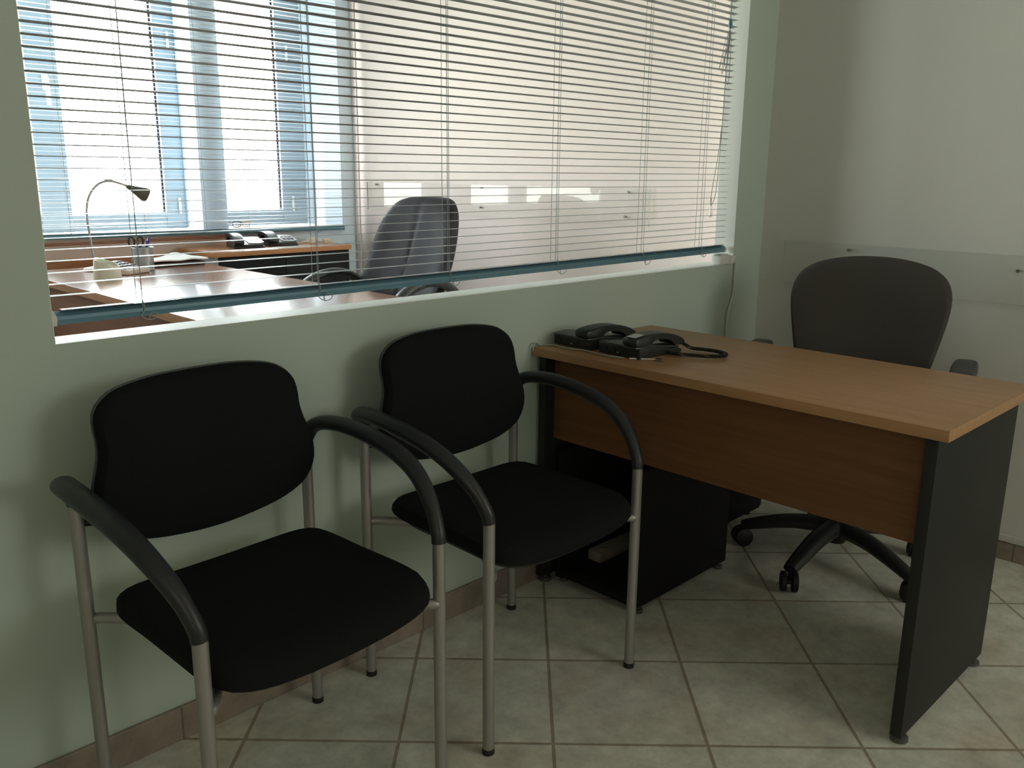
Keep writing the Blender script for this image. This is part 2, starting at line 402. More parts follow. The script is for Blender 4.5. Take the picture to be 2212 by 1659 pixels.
# ------------------------------------------------------------------ venetian blinds
def blind(name, label, x0, x1, y, zr, ztop, pitch, stations, tilt, rail_left, rail_right, slat_m, loops=True):
    t = thing(name, label, 'blind', (x0, y, zr))
    L = x1-x0
    def zb(x): return rail_left+(rail_right-rail_left)*x/L
    n = int((ztop-.05-zr)/pitch)
    bm = B(); hw = .0125
    for i in range(n):
        dx0 = .004*random.random(); dx1 = .004*random.random()
        off = pitch*(i+1) if i else pitch*.72
        ax0 = .018 if i == 0 else 0
        rows = []
        for sx in (ax0+dx0-.004, L*.25, L*.5, L*.75, L-dx1):
            fade = max(0, 1-i/10.)
            zc = off+zb(sx)*fade+random.uniform(-.0006, .0006)
            row = []
            for k in range(5):
                s = -1+k/2; c = .0016*(1-s*s)
                row.append((sx, s*hw*math.cos(tilt)-c*math.sin(-tilt), zc-s*hw*math.sin(tilt)+c))
            rows.append(row)
        V = [[bm.verts.new(p) for p in r] for r in rows]
        for a, b in zip(V, V[1:]):
            for k in range(4): bm.faces.new((a[k], a[k+1], b[k+1], b[k]))
    obj('slats', bm, slat_m, t)
    # bottom rail: a shallow channel with two ribs
    prof = [(-.013, -.006), (-.013, .004), (-.009, .0085), (-.003, .0095), (.003, .0095), (.009, .0085), (.013, .004), (.013, -.006), (.008, -.0085), (-.004, -.0075), (-.009, -.0085)]
    bm = B(); rings = []
    for sx in (0, L*.25, L*.5, L*.75, L): rings.append([(sx, a*1.0-b*.5, b+a*.45+zb(sx)) for a, b in prof])
    loft(bm, rings); rl = obj('bottom_rail', bm, M['rail'], t)
    for sx, s in ((0, -1), (L, 1)):
        bm = B(); loft(bm, [[(sx+s*d, (a-b*.5)*1.12, (b+a*.45)*1.12+zb(sx)) for a, b in prof] for d in (-.004, .004)])
        obj('end_cap', bm, M['whitep'], rl)
    bm = B(); bx(bm, 0, L, -.015, .02, ztop-zr-.045-.0, ztop-zr-.001, .003)
    hd = obj('head_rail', bm, M['rail'], t); 
    for v in hd.data.vertices: pass
    for st in stations:
        sx = st-x0
        for dy in (-.0135, .0135):
            bm = B(); tube(bm, [(sx+random.uniform(-.001, .001), dy, zz) for zz in [.004+zb(sx)+(ztop-zr-.05)*k/6 for k in range(7)]], .0008, 5)
            obj('ladder_cord', bm, M['cord'], t)
        bm = B(); tube(bm, [(sx+.006, 0, .012+zb(sx)), (sx+.006, 0, ztop-zr-.04)], .0009, 5); obj('lift_cord', bm, M['cord'], t)
        if loops:
            s = random.choice((-1, 1)); k = random.uniform(.8, 1.25); z0 = zb(sx)-.008
            bm = B(); tube(bm, curve([(sx, -.0145, z0+.03), (sx+.003, -.016, z0+.012), (sx-.004*s, -.017, z0-.002), (sx+.010*k, -.018, z0-.012*k), (sx+.026*k, -.018, z0-.010*k), (sx+.030*k, -.018, z0-.001), (sx+.020*k, -.018, z0+.003), (sx+.010, -.017, z0-.004), (sx+.014, -.016, z0-.014*k)], 6), .0010, 6)
            obj('cord_loop', bm, M['cord'], t)
    return t

FB = blind('venetian_blind', 'wide blue grey venetian blind hanging in the opening of the partition wall', -2.523, -.216, .036, .960, ZT-.002, .0207,
           [-2.358, -1.95, -1.552, -1.133, -.716, -.378], R(3), -.005, .004, M['slat'])
# the pull cord of the front blind, gathered in a knot
px = .19-.0  # metres left of the right end
bm = B(); X = 2.307-.10
tube(bm, [(X, -.02, 1.17), (X+.002, -.036, .95), (X, -.036, .745)], .0014, 6)
for d, zb_ in ((-.012, .60), (.0, .62), (.010, .57), (-.022, .615)):
    tube(bm, curve([(X, -.037, .745), (X+d*1.2-.004, -.038, .70), (X+d*1.7-.01, -.039, zb_+.02), (X+d*1.7-.018, -.039, zb_), (X+d-.024, -.039, zb_+.03), (X+d*.4-.004, -.038, .70), (X, -.037, .742)], 6), .0010, 5)
tube(bm, curve([(X-.006, -.037, .70), (X-.012, -.038, .60), (X-.014, -.038, .45), (X-.02, -.038, .30), (X-.03, -.038, .20), (X-.055, -.038, .165), (X-.052, -.038, .22), (X-.03, -.038, .32), (X-.016, -.038, .43)], 6), .0011, 5)
tube(bm, [(X-.052, -.038, .19), (X-.052, -.038, .165)], .001, 5)
pc = obj('pull_cord', bm, M['cord'], FB)
bm = B(); lathe(bm, [(.002, .748), (.006, .752), (.007, .762), (.0045, .772), (.0015, .778)], 10, X, -.037); obj('knot', bm, M['rail'], pc)
bm = B(); lathe(bm, [(.0055, .125), (.0058, .13), (.0035, .155), (.0018, .168)], 12, X-.052, -.038); obj('tassel', bm, M['clearp'], pc)

OB = blind('venetian_blind', 'slim pale venetian blind lowered over the two office windows', -2.64, .087, 2.915, .892, 2.42, .0207,
           [-1.52, -1.15, -.815, -.56, -.12], R(0), .018, -.006, M['slatw'])

# ------------------------------------------------------------------ visitor chairs
def make_visitor_chair(label):
    t = thing('visitor_chair', label, 'chair', group='black visitor chairs along the partition')
    W2, YR, YFt = .2475, .213, -.214
    # seat cushion
    sw = .232
    loop = smooth_loop([(-sw*.86, .165), (-.1, .178), (.1, .178), (sw*.86, .165), (sw*.99, .12), (sw, 0), (sw*1.01, -.15), (sw*.98, -.20), (sw*.84, -.238), (.1, -.256), (-.1, -.256), (-sw*.84, -.238), (-sw*.98, -.20), (-sw*1.01, -.15), (-sw, 0), (-sw*.99, .12)], 72)
    def fs(u, v, h):
        z = .440+h-.010*max(0, (-.10-v)/.17)**2*1.6+.012*max(0, (v-.08)/.1)**2*.6
        return (u, v, z+.010*(u/sw)**2)
    bm = B(); pillow(bm, loop, fs, [(0, 0), (.006, .012), (.03, .022), (.10, .029), (.25, .032), (.5, .030), (.75, .028)], [(0, .004), (.02, .008), (.3, .010)])
    obj('seat', bm, M['seat'], t)
    bm = B(); pillow(bm, loop, lambda u, v, h: fs(u*.97, v*.97-.002, h), [(0, -.004), (.3, -.003)], [(.03, .012), (.10, .028), (.4, .034)])
    obj('seat_pan', bm, M['blackm'], t)
    # backrest
    hw = [(.538, 0), (.541, .06), (.551, .13), (.567, .180), (.588, .212), (.62, .230), (.655, .232), (.69, .224), (.725, .213), (.75, .209), (.775, .210), (.80, .207), (.82, .194), (.838, .165), (.849, .11), (.853, .05)]
    half = [(w, z) for z, w in hw]
    loop = smooth_loop(half+[(-w, z) for w, z in reversed(half[1:])], 84)
    def fb(u, v, h):
        y = .176+(v-.54)*.105-.010*(u/.23)**2-h
        y += .012*math.exp(-((v-.70)/.08)**2)*-1
        return (u, y, v)
    bm = B(); pillow(bm, loop, fb, [(0, .0), (.008, .012), (.04, .022), (.12, .027), (.4, .030), (.7, .030)], [(0, .001), (.02, .002)])
    obj('backrest', bm, M['seat'], t)
    bm = B(); pillow(bm, loop, lambda u, v, h: fb(u*1.012, .69+(v-.69)*1.012, h-.006), [(0, .004), (.05, .004)], [(0, .002), (.02, .008), (.2, .010)])
    obj('backrest_shell', bm, M['shell'], t)
    for s in (-1, 1):
        for y, zt in ((YR, .648), (YFt, .545)):
            bm = B(); tube(bm, [(s*W2, y, .010), (s*W2, y, zt)], .0125, 16)
            lg = obj('leg', bm, M['silver'], t)
            bm = B(); lathe(bm, [(.0105, 0), (.0135, .001), (.0135, .011), (.0125, .014)], 16, s*W2, y); obj('foot_glide', bm, M['blackm'], lg)
        # curved armrest
        pts = curve([(s*(W2+a), b, c) for a, b, c in ((0, .213, .640), (.003, .213, .656), (.013, .207, .678), (.027, .182, .691), (.035, .12, .696), (.037, .04, .691), (.034, -.05, .676), (.027, -.12, .650), (.014, -.175, .608), (.003, -.208, .560), (0, -.214, .535))], 5)
        n = len(pts); rz = []; rx = []
        for i in range(n):
            f = i/(n-1)
            rz.append(.0142+.0025*math.sin(math.pi*min(1, f*1.05)))
            rx.append(.0142+.0085*max(0, math.sin(math.pi*min(1, max(0, (f-.04)/.8))))**.8)
        bm = B(); tube(bm, pts, rz, 16, rx, (1, 0, 0)); obj('armrest', bm, M['arm'], t)
        for y, yi, xi in ((YR, .12, .165), (YFt, -.13, .18)):
            bm = B(); tube(bm, curve([(s*W2, y, .408), (s*(W2-.02), y*.95, .411), (s*xi, yi, .412)], 4), .0105, 12); obj('seat_bracket', bm, M['silver'], t)
        bm = B(); tube(bm, [(s*(W2-.012), YR, .60), (s*(W2-.045), .178, .605)], .007, 8); obj('back_bracket', bm, M['blackm'], t)
    return t
vc = make_visitor_chair('black visitor chair in the foreground, nearest the camera and farthest from the desk')
vc.location = (-2.308, -.315, 0); vc.rotation_euler = (0, 0, R(3))
v2 = copy_tree(vc); v2.location = (-1.665, -.298, 0); v2.rotation_euler = (0, 0, 0)
v2['label'] = 'black visitor chair standing right beside the wooden desk'

# ------------------------------------------------------------------ the front desk
DX, DY, DZ = -1.262, -.004, .74
D = thing('desk', 'wooden topped desk with graphite side panels standing against the partition', 'desk', (DX, DY, 0), R(-.35))
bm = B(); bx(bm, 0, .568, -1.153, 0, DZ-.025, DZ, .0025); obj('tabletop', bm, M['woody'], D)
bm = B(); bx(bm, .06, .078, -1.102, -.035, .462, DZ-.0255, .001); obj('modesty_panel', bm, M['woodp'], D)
for y0, y1 in ((-1.128, -1.1025), (-.034, -.0085)):
    bm = B(); bx(bm, .022, .535, y0, y1, .022, DZ-.0255, .001)
    bm.normal_update()
    for f in bm.faces:
        if abs(f.normal.y) < .5: f.material_index = 1
    sp = obj('side_panel', bm, [M['grey'], M['edge']], D)
    for xx in (.05, .505):
        bm = B(); lathe(bm, [(.018, 0), (.02, .003), (.019, .010), (.008, .013), (.006, .0225)], 16, xx, (y0+y1)/2); obj('levelling_foot', bm, M['glide'], sp)

# computer stand below the desk with the power strip lying on it
K = thing('computer_stand', 'low dark stand on glides under the left end of the desk', 'stand', (-1.20, -.362, 0))
bm = B(); bx(bm, 0, .48, .018, .285, .026, .044, .001); obj('base_board', bm, M['greydk'], K)
for y0 in (0, .285):
    bm = B(); bx(bm, .0, .48, y0, y0+.018, .020, .43, .001); k = obj('side_board', bm, M['greydk'], K)
    for xx in (.03, .45):
        bm = B(); lathe(bm, [(.013, 0), (.015, .002), (.014, .010), (.006, .012), (.006, .021)], 14, xx, y0+.009); obj('glide', bm, M['glide'], k)
bm = B(); bx(bm, .455, .472, .018, .285, .044, .42, .001); obj('back_board', bm, M['greydk'], K)
S = thing('power_strip', 'pale power strip lying on the low stand under the desk', 'power strip', (-1.075, -.132, .0446))
bm = B(); bx(bm, 0, .30, 0, .05, 0, .034, .004); obj('housing', bm, M['strip'], S)
for k in range(4):
    bm = B(); lathe(bm, [(.0185, .0335), (.0185, .0352), (.0165, .0352), (.0155, .0345)], 18, .05+k*.062, .025); obj('socket', bm, M['strip'], S)

T = thing('computer_tower', 'black computer tower standing on the tiles behind the desk by the wall', 'computer', (-.66, -.20, 0))
bm = B(); bx(bm, 0, .44, .0, .17, .018, .42, .006); obj('case', bm, M['greydk'], T)
bm = B(); bx(bm, .4402, .458, .004, .166, .022, .416, .006); obj('front_bezel', bm, M['blackp'], T)
for xx in (.05, .39):
    for yy in (.03, .14):
        bm = B(); lathe(bm, [(.015, 0), (.016, .003), (.014, .0185)], 12, xx, yy); obj('foot', bm, M['blackm'], T)

# ------------------------------------------------------------------ swivel task chair behind the desk
def chair_base(t, rad, z0=0., a0=180, mat='blackp', hub_z=.12, rise=.0, cast=.031):
    bm = B(); lathe(bm, [(.03, z0+hub_z-.045), (.036, z0+hub_z-.035), (.036, z0+hub_z+.02), (.028, z0+hub_z+.03)], 20); obj('base_hub', bm, M[mat], t)
    for k in range(5):
        a = R(a0+72*k); c, s = math.cos(a), math.sin(a)
        pts = curve([(c*.02, s*.02, z0+hub_z+.005), (c*rad*.45, s*rad*.45, z0+hub_z-.003), (c*rad*.8, s*rad*.8, z0+hub_z-.030), (c*rad, s*rad, z0+hub_z-.050)], 5)
        n = len(pts)
        bm = B(); tube(bm, pts, [.027-.010*i/(n-1) for i in range(n)], 12, [.036-.014*i/(n-1) for i in range(n)], (-s, c, 0)); lg = obj('base_leg', bm, M[mat], t)
        bm = B()
        for d in (-.017, .017):
            q = Vector((c*rad, s*rad, z0+cast)); ax = Vector((-math.sin(a+.6), math.cos(a+.6), 0))
            tube(bm, [q+ax*(d-.009), q+ax*(d-.006), q+ax*(d+.006), q+ax*(d+.009)], [cast*.86, cast, cast, cast*.86], 18)
        tube(bm, [(c*rad, s*rad, z0+cast), (c*rad, s*rad, z0+hub_z-.045)], .006, 8)
        tube(bm, [q-ax*.02, q+ax*.02], .009, 8)
        obj('caster', bm, M['blackm'], lg)

tc_ = thing('task_chair', 'charcoal fabric swivel chair with a wide rounded back behind the wooden desk', 'chair', (-.434, -.59, 0), R(15))
chair_base(tc_, .298, 0, 165)
bm = B(); lathe(bm, [(.025, .13), (.025, .30), (.018, .30), (.018, .41)], 18); obj('gas_lift', bm, M['blackm'], tc_)
bm = B(); bx(bm, -.10, .13, -.07, .07, .40, .44, .01); obj('tilt_mechanism', bm, M['blackm'], tc_)
sl = smooth_loop([(-.24, -.17), (-.24, .17), (-.19, .235), (0, .25), (.17, .235), (.21, .17), (.21, -.17), (.17, -.235), (0, -.25), (-.19, -.235)], 64)
bm = B(); pillow(bm, sl, lambda u, v, h: (u, v, .455+h-.02*max(0, (-u-.12)/.12)**2), [(0, 0), (.01, .02), (.05, .035), (.15, .043), (.5, .045)], [(0, .005), (.05, .018), (.4, .02)]); obj('seat', bm, M['greyfab'], tc_)
hw = [(.47, 0), (.475, .09), (.50, .145), (.55, .178), (.62, .200), (.70, .219), (.78, .235), (.84, .242), (.885, .237), (.92, .219), (.948, .180), (.965, .124), (.974, .06)]
half = [(w, z) for z, w in hw]
loop = smooth_loop(half+[(0, .976)]+[(-w, z) for w, z in reversed(half[1:])], 84)
def ftb(u, v, h): return (.175+(v-.5)*.13-.055*(u/.25)**2-h+.02*math.exp(-((v-.62)/.12)**2)*-1, u, v)
bm = B(); pillow(bm, loop, ftb, [(0, .0), (.012, .018), (.05, .03), (.14, .038), (.4, .042), (.7, .042)], [(0, .004), (.03, .012), (.3, .016)]); obj('backrest', bm, M['greyfab'], tc_)
bm = B(); tube(bm, curve([(.08, 0, .415), (.19, 0, .42), (.235, 0, .50), (.235, 0, .62)], 5), .011, 10, .028, (0, 1, 0)); obj('back_support', bm, M['blackm'], tc_)
for s in (-1, 1):
    bm = B(); tube(bm, curve([(.02, s*.20, .435), (.02, s*.285, .44), (.02, s*.305, .50), (.02, s*.305, .665)], 5), .012, 10, .026, (1, 0, 0)); ap = obj('arm_post', bm, M['blackp'], tc_)
    lp = smooth_loop([(-.14, -.022), (-.14, .022), (-.12, .032), (0, .036), (.10, .032), (.125, .02), (.125, -.02), (.10, -.032), (0, -.036), (-.12, -.032)], 40)
    bm = B(); pillow(bm, lp, lambda u, v, h: (u, s*.305+v, .678+h), [(0, 0), (.04, .010), (.15, .015), (.5, .016)], [(0, .004), (.05, .012), (.5, .013)]); obj('armrest_pad', bm, M['arm'], tc_)

# ------------------------------------------------------------------ telephones
def make_phone(name, label, group, lid, body, face=None, sticker=False, keys=True, coil=None):
    """user side faces +X, handset on the -Y side"""
    t = thing(name, label, 'telephone', group=group)
    prof = [(-.098, .0), (.100, .0), (.102, .014), (.06, .022), (-.05, .042), (-.098, .044)]
    bm = B(); prism(bm, prof, 'y', -.074, .074, .003); obj('base', bm, M[body], t)
    # lid plate overhanging the base, sloping towards the user
    bm = B()
    pl = smooth_loop([(-.112, -.072), (-.116, -.02), (-.116, .04), (-.108, .068), (-.05, .076), (.06, .074), (.098, .064), (.104, 0), (.098, -.064), (.06, -.074), (-.05, -.076)], 48)
    def zt(u): return .0445-.024*max(0, min(1, (u+.05)/.15))
    pillow(bm, pl, lambda u, v, h: (u, v, zt(u)+h), [(0, 0), (.02, .004), (.08, .006), (.6, .006)], [(0, .002), (.04, .004), (.6, .004)])
    obj('lid', bm, M[lid], t)
    if face:
        bm = B(); fl = [(-.095, .0), (.085, .0), (.092, .05), (.07, .078), (-.07, .080), (-.095, .07)]
        V0 = [bm.verts.new((u, v, zt(u)+.008)) for u, v in fl]; V1 = [bm.verts.new((u, v, zt(u)+.0125)) for u, v in fl]
        bm.faces.new(V0[::-1]); bm.faces.new(V1)
        for i in range(6): bm.faces.new((V0[i], V0[(i+1) % 6], V1[(i+1) % 6], V1[i]))
        obj('faceplate', bm, M[face], t)
    if keys:
        for i in range(4):
            for j in range(3):
                bm = B(); u = .0+i*.020; v = .018+j*.020; z = zt(u)+(.0128 if face else .006)
                bx(bm, u-.006, u+.006, v-.0065, v+.0065, z-.002, z+.003, .001); obj('key', bm, M['key' if face else 'blackm'], t)
    # handset: a chunky bar arching over a small gap
    hp = smooth_loop([(-.116, .052), (-.120, .066), (-.112, .079), (-.07, .087), (-.02, .089), (.03, .084), (.075, .070), (.110, .051), (.116, .038), (.106, .028), (.070, .034), (.052, .050), (.02, .062), (-.02, .066), (-.042, .062), (-.056, .050), (-.085, .049)], 60)
    bm = B(); loft(bm, [[(x*f, y, z*f+(1-f)*.06) for x, z in hp] for y, f in ((-.078, .90), (-.075, .97), (-.069, 1), (-.033, 1), (-.027, .97), (-.024, .90))])
    hs = obj('handset', bm, M[body], t)
    if sticker:
        bm = B(); V = [bm.verts.new(p) for p in ((-.110, -.068, .0822), (-.072, -.068, .0892), (-.072, -.036, .0892), (-.110, -.036, .0822))]; bm.faces.new(V)
        st = obj('sticker', bm, M['tag'], hs, False)
    # jacks in the rear wall
    for v in (.045, .015, -.02):
        bm = B(); bx(bm, -.0995, -.0965, v-.005, v+.005, .016, .028); obj('jack', bm, M['blackm'], t, False)
    bm = B(); bx(bm, -.0998, -.0967, .000, .006, .012, .015); obj('jack_clip', bm, M['tag'], t, False)
    if coil:
        bm = B(); path = curve(coil, 14); out = []; L = 0
        for i in range(len(path)-1):
            for k in range(12):
                f = k/12; p = path[i].lerp(path[i+1], f); d = (path[i+1]-path[i]).normalized()
                u = d.cross(Vector((0, 0, 1))).normalized(); v = u.cross(d); s = L+f*(path[i+1]-path[i]).length
                r_ = .0058 if 1 <= i < len(path)-2 else .001
                an = s/.0042*2*math.pi
                out.append(p+u*math.cos(an)*r_+v*math.sin(an)*r_)
            L += (path[i+1]-path[i]).length
        tube(bm, out, .0016, 5); obj('coiled_cord', bm, M['blackm'], hs)
    return t

g1 = 'black telephones on the wooden desk'
p1 = make_phone('desk_telephone', 'black desk telephone on the wooden desk nearest the partition', g1, 'phonel', 'phone')
p1.location = (-1.088, -.088, DZ); p1.rotation_euler = (0, 0, R(-3)); p1.scale = (.92, 1, .74)
bx_ = (-1.088, -.258)
cw = [(-.984, -.312, .768), (-.972, -.322, .760), (-.966, -.345, .7485), (-.958, -.385, .7485), (-.955, -.425, .7485), (-.968, -.460, .7485), (-.998, -.470, .7485), (-1.030, -.448, .7485), (-1.052, -.410, .7485), (-1.068, -.368, .7485), (-1.066, -.337, .7485)]
rz = R(-3); ci, si = math.cos(-rz), math.sin(-rz)
cl = [(((x-bx_[0])*ci-(y-bx_[1])*si)/.92, (x-bx_[0])*si+(y-bx_[1])*ci, (z-DZ)/.74) for x, y, z in cw]
p2 = make_phone('desk_telephone', 'black desk telephone with a white sticker and coiled cord on the wooden desk', g1, 'phonel', 'phone', sticker=True, coil=cl)
p2.location = (*bx_, DZ); p2.rotation_euler = (0, 0, rz); p2.scale = (.92, 1, .74)

# white line cords on the desk
bm = B(); tube(bm, curve([(-1.270, -.016, .731), (-1.268, -.014, .746), (-1.256, -.012, .753), (-1.235, -.010, .7434), (-1.210, -.035, .7434), (-1.215, -.070, .7434), (-1.213, -.110, .7434), (-1.200, -.148, .7434), (-1.208, -.200, .7434), (-1.212, -.250, .7434), (-1.20, -.29, .7434)], 8), .0022, 6)
c1 = obj('line_cord', bm, M['cordd'], None); tag(c1, 'thin white line cord trailing over the left front edge of the wooden desk', 'cord')
pt_ = thing('line_cord', 'short white cord end with a clear plug beside the telephone with the sticker', 'cord', (-1.19, -.30, DZ))
bm = B(); tube(bm, curve([(0, 0, .0025), (.012, -.02, .0025), (.028, -.045, .003), (.034, -.062, .004)], 6), .0022, 6); obj('lead', bm, M['cordw'], pt_)
bm = B(); bx(bm, .030, .041, -.082, -.062, 0.0, .008, .001); obj('plug', bm, M['clearp'], pt_)

# ------------------------------------------------------------------ on the partition and the right wall
sb = thing('junction_box', 'small white cable box on the right end of the opening sill', 'box', (-.30, -.012, ZS+.0012))
bm = B(); bx(bm, 0, .070, -.0, .040, 0, .034, .004); bx(bm, .070, .100, .0, .036, 0, .028, .003); obj('housing', bm, M['whitep'], sb)
bm = B(); bx(bm, .012, .058, .006, .034, .0342, .037, .001); obj('cover', bm, M['whitep'], sb)
bm = B(); tube(bm, curve([(-.20, -.004, ZS+.012), (-.192, -.009, ZS), (-.190, -.0075, .86), (-.193, -.0075, .80), (-.215, -.0075, .74), (-.222, -.0075, .70), (-.222, -.0075, .45)], 6), .0042, 8)
tag(obj('wall_cable', bm, M['trunk']), 'white cable running down the partition from the small cable box', 'cable')

def plate(name, label, wallx, y0, y1, z0, z1, screws):
    t = thing(name, label, 'wall plate', (wallx, y0, z0))
    bm = B(); L = y1-y0; bx(bm, -.014, -.009, 0, L, 0, z1-z0)
    bm.normal_update()
    for f in bm.faces: f.material_index = 0 if abs(f.normal.x) > .5 else 1
    obj('sheet', bm, [M['plexi'], M['plexie']], t, False)
    for y, z in screws:
        bm = B(); tube(bm, [(-.0005, y-y0, z-z0), (-.016, y-y0, z-z0), (-.0185, y-y0, z-z0)], [.004, .0055, .004], 12); obj('screw', bm, M['screw'], t)
    return t
plate('mounted_acrylic_strip', 'clear acrylic wall strip behind the charcoal swivel chair', -.0, -1.62, -.104, .840, .994, [(-.35, .974), (-.896, .946), (-1.40, .974)])
plate('mounted_acrylic_strip', 'clear acrylic wall strip on the bright office wall behind the leather chair', .2, .67, 2.80, 1.0, 1.163, [(2.71, 1.150), (1.772, 1.148), (1.786, 1.045), (.796, 1.146), (.808, 1.036)])

# ------------------------------------------------------------------ back office: desk and cabinet
OZ = .79
O = thing('office_desk', 'long reddish wood desk with a glossy top in the back office', 'desk', (-1.895, .16, OF))
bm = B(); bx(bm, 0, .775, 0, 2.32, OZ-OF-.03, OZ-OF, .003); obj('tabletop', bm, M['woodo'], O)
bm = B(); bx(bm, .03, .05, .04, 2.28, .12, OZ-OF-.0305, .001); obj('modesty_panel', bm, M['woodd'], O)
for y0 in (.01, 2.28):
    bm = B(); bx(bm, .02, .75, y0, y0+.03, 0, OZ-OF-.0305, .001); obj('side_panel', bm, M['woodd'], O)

K2 = thing('low_cabinet', 'dark low cabinet with an orange wood top under the right window', 'cabinet', (-.985, 2.50, OF))
ch = .82-OF
bm = B(); bx(bm, 0, .838, 0, .42, ch-.027, ch, .002); obj('top', bm, M['woodc'], K2)
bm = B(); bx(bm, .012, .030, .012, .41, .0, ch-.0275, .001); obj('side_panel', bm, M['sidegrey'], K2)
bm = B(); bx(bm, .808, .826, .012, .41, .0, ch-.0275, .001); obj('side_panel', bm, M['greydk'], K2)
bm = B(); bx(bm, .030, .808, .39, .405, .0, ch-.0275, .001); obj('back_panel', bm, M['greydk'], K2)
bm = B(); bx(bm, .030, .808, .03, .39, .0, .07, .001); obj('plinth', bm, M['greydk'], K2)
for k in range(2):
    bm = B(); bx(bm, .0315+k*.3885, .0315+k*.3885+.386, .012, .030, .075, ch-.032, .001); d = obj('door', bm, M['greydk'], K2)
    hx = .385 if k == 0 else .45
    bm = B(); tube(bm, curve([(hx, .012, .40), (hx, -.012, .405), (hx, -.014, .45), (hx, -.012, .495), (hx, .012, .50)], 4), .005, 8); obj('handle', bm, M['blackp'], d)

# leather armchair
E = thing('executive_chair', 'tall grey leather armchair behind the office desk', 'chair', (-.60, 1.60, OF), R(8))
chair_base(E, .30, 0, 100)
bm = B(); lathe(bm, [(.028, .13), (.028, .30), (.018, .30), (.018, .40)], 18); obj('gas_lift', bm, M['blackm'], E)
bm = B(); pillow(bm, smooth_loop([(-.27, -.2), (-.27, .2), (-.2, .26), (.15, .26), (.2, .2), (.2, -.2), (.15, -.26), (-.2, -.26)], 56), lambda u, v, h: (u, v, .43+h), [(0, 0), (.02, .03), (.08, .055), (.3, .065)], [(0, .006), (.05, .03), (.4, .032)]); obj('seat', bm, M['leather'], E)
hw = [(.44, .0), (.445, .15), (.47, .235), (.55, .268), (.65, .270), (.75, .266), (.85, .258), (.93, .242), (.99, .218), (1.03, .185), (1.052, .14), (1.060, .07)]
half = [(w, z) for z, w in hw]
loop = smooth_loop(half+[(0, 1.062)]+[(-w, z) for w, z in reversed(half[1:])], 96)
def feb(u, v, h):
    x = .115+(v-.44)*.36-.045*(u/.26)**2-h+.025*math.exp(-((v-.60)/.12)**2)*-1
    x += .003*math.exp(-((u)/.012)**2)*(1 if h > .02 else 0)      # stitched centre seam
    x -= .008*math.cos(u/.27*math.pi)*(1 if h > .02 else 0)
    return (x, u, v)
bm = B(); pillow(bm, loop, feb, [(0, .0), (.010, .025), (.04, .042), (.10, .050), (.2, .054), (.3, .055), (.4, .055), (.5, .055), (.6, .055), (.7, .055), (.8, .055), (.9, .055)], [(0, .006), (.03, .018), (.2, .028), (.6, .030)]); obj('backrest', bm, M['leather'], E)
for s in (-1, 1):
    yy = s*.315
    pts = curve([(-.02, yy*.88, .42), (-.19, yy, .46), (-.26, yy, .56), (-.20, yy, .655), (-.06, yy, .70), (.07, yy, .685), (.17, yy*.98, .62), (.21, yy*.93, .54)], 6)
    n = len(pts)
    bm = B(); tube(bm, pts, .021, 12, .030, (0, 1, 0)); ar = obj('armrest', bm, M['blackp'], E)
    bm = B()
    for i in range(16):
        f = .42+.22*i/15; p = pts[int(f*(n-1))].lerp(pts[int(f*(n-1))+1], f*(n-1) % 1)
        bx(bm, p.x-.003, p.x+.003, p.y-.0305, p.y+.0305, p.z-.006, p.z+.004)
    obj('grip_ribs', bm, M['grey'], ar, False)

# ------------------------------------------------------------------ things on the office desk
L_ = thing('desk_lamp', 'gooseneck desk lamp with a small dark cone head on the office desk', 'lamp', (-1.622, 2.32, OZ))
bm = B(); lathe(bm, [(.052, 0), (.055, .004), (.052, .012), (.02, .018), (.008, .022)], 28); obj('base', bm, M['beige'], L_)
neck = curve([(0, 0, .018), (-.010, 0, .10), (-.016, 0, .18), (-.018, 0, .25), (-.004, 0, .315), (.034, 0, .366), (.085, 0, .386), (.142, 0, .373), (.172, 0, .360)], 7)
bm = B(); tube(bm, neck, .0052, 10); obj('gooseneck', bm, M['chrome'], L_)
bm = B(); a = Vector((.165, 0, .363)); d = Vector((.80, -.18, -.42)).normalized()
tube(bm, [a, a+d*.012, a+d*.03, a+d*.055, a+d*.075, a+d*.092], [.008, .012, .016, .024, .031, .033], 20)
hd = obj('lamp_head', bm, M['lampb'], L_)
bm = B(); tube(bm, [a+d*.0922, a+d*.095], [.028, .026], 20); obj('lens', bm, M['lens'], hd)

Wt = thing('slanted_container', 'cream container with a slanting top on the office desk before the lamp', 'container', (-1.700, 1.985, OZ), R(-40))
bm = B(); n = 32; rings = []
for f in (0, .05, .5, .97, 1.0):
    rg = []
    for k in range(n):
        a = 2*math.pi*k/n; ht = .069-.017*math.cos(a)
        r_ = (.052-.006*f) if f < 1 else .045
        rg.append((math.copysign(abs(math.cos(a))**.7, math.cos(a))*r_, math.copysign(abs(math.sin(a))**.7, math.sin(a))*r_*.9, ht*f))
    rings.append(rg)
rings.append([(p[0]*.88, p[1]*.88, p[2]-.002) for p in rings[-1]]); rings.append([(p[0]*.85, p[1]*.85, p[2]*.2) for p in rings[-1]])
loft(bm, rings); obj('body', bm, M['cream'], Wt)

# beige keypad telephone
Q = thing('keypad_telephone', 'beige keypad telephone with violet keys on the office desk behind the slanted container', 'telephone', (-1.570, 2.165, OZ), R(-60))
bm = B(); prism(bm, [(-.085, 0), (.085, 0), (.085, .018), (-.085, .045)], 'y', -.07, .07, .005); obj('base', bm, M['beige'], Q)
for i in range(4):
    for j in range(5):
        u = -.055+i*.034; v = -.052+j*.026; z = .0455-.027*(u+.085)/.17
        bm = B(); bx(bm, u-.010, u+.010, v-.008, v+.008, z-.006, z+.0035, .002); obj('key', bm, M['key'], Q)
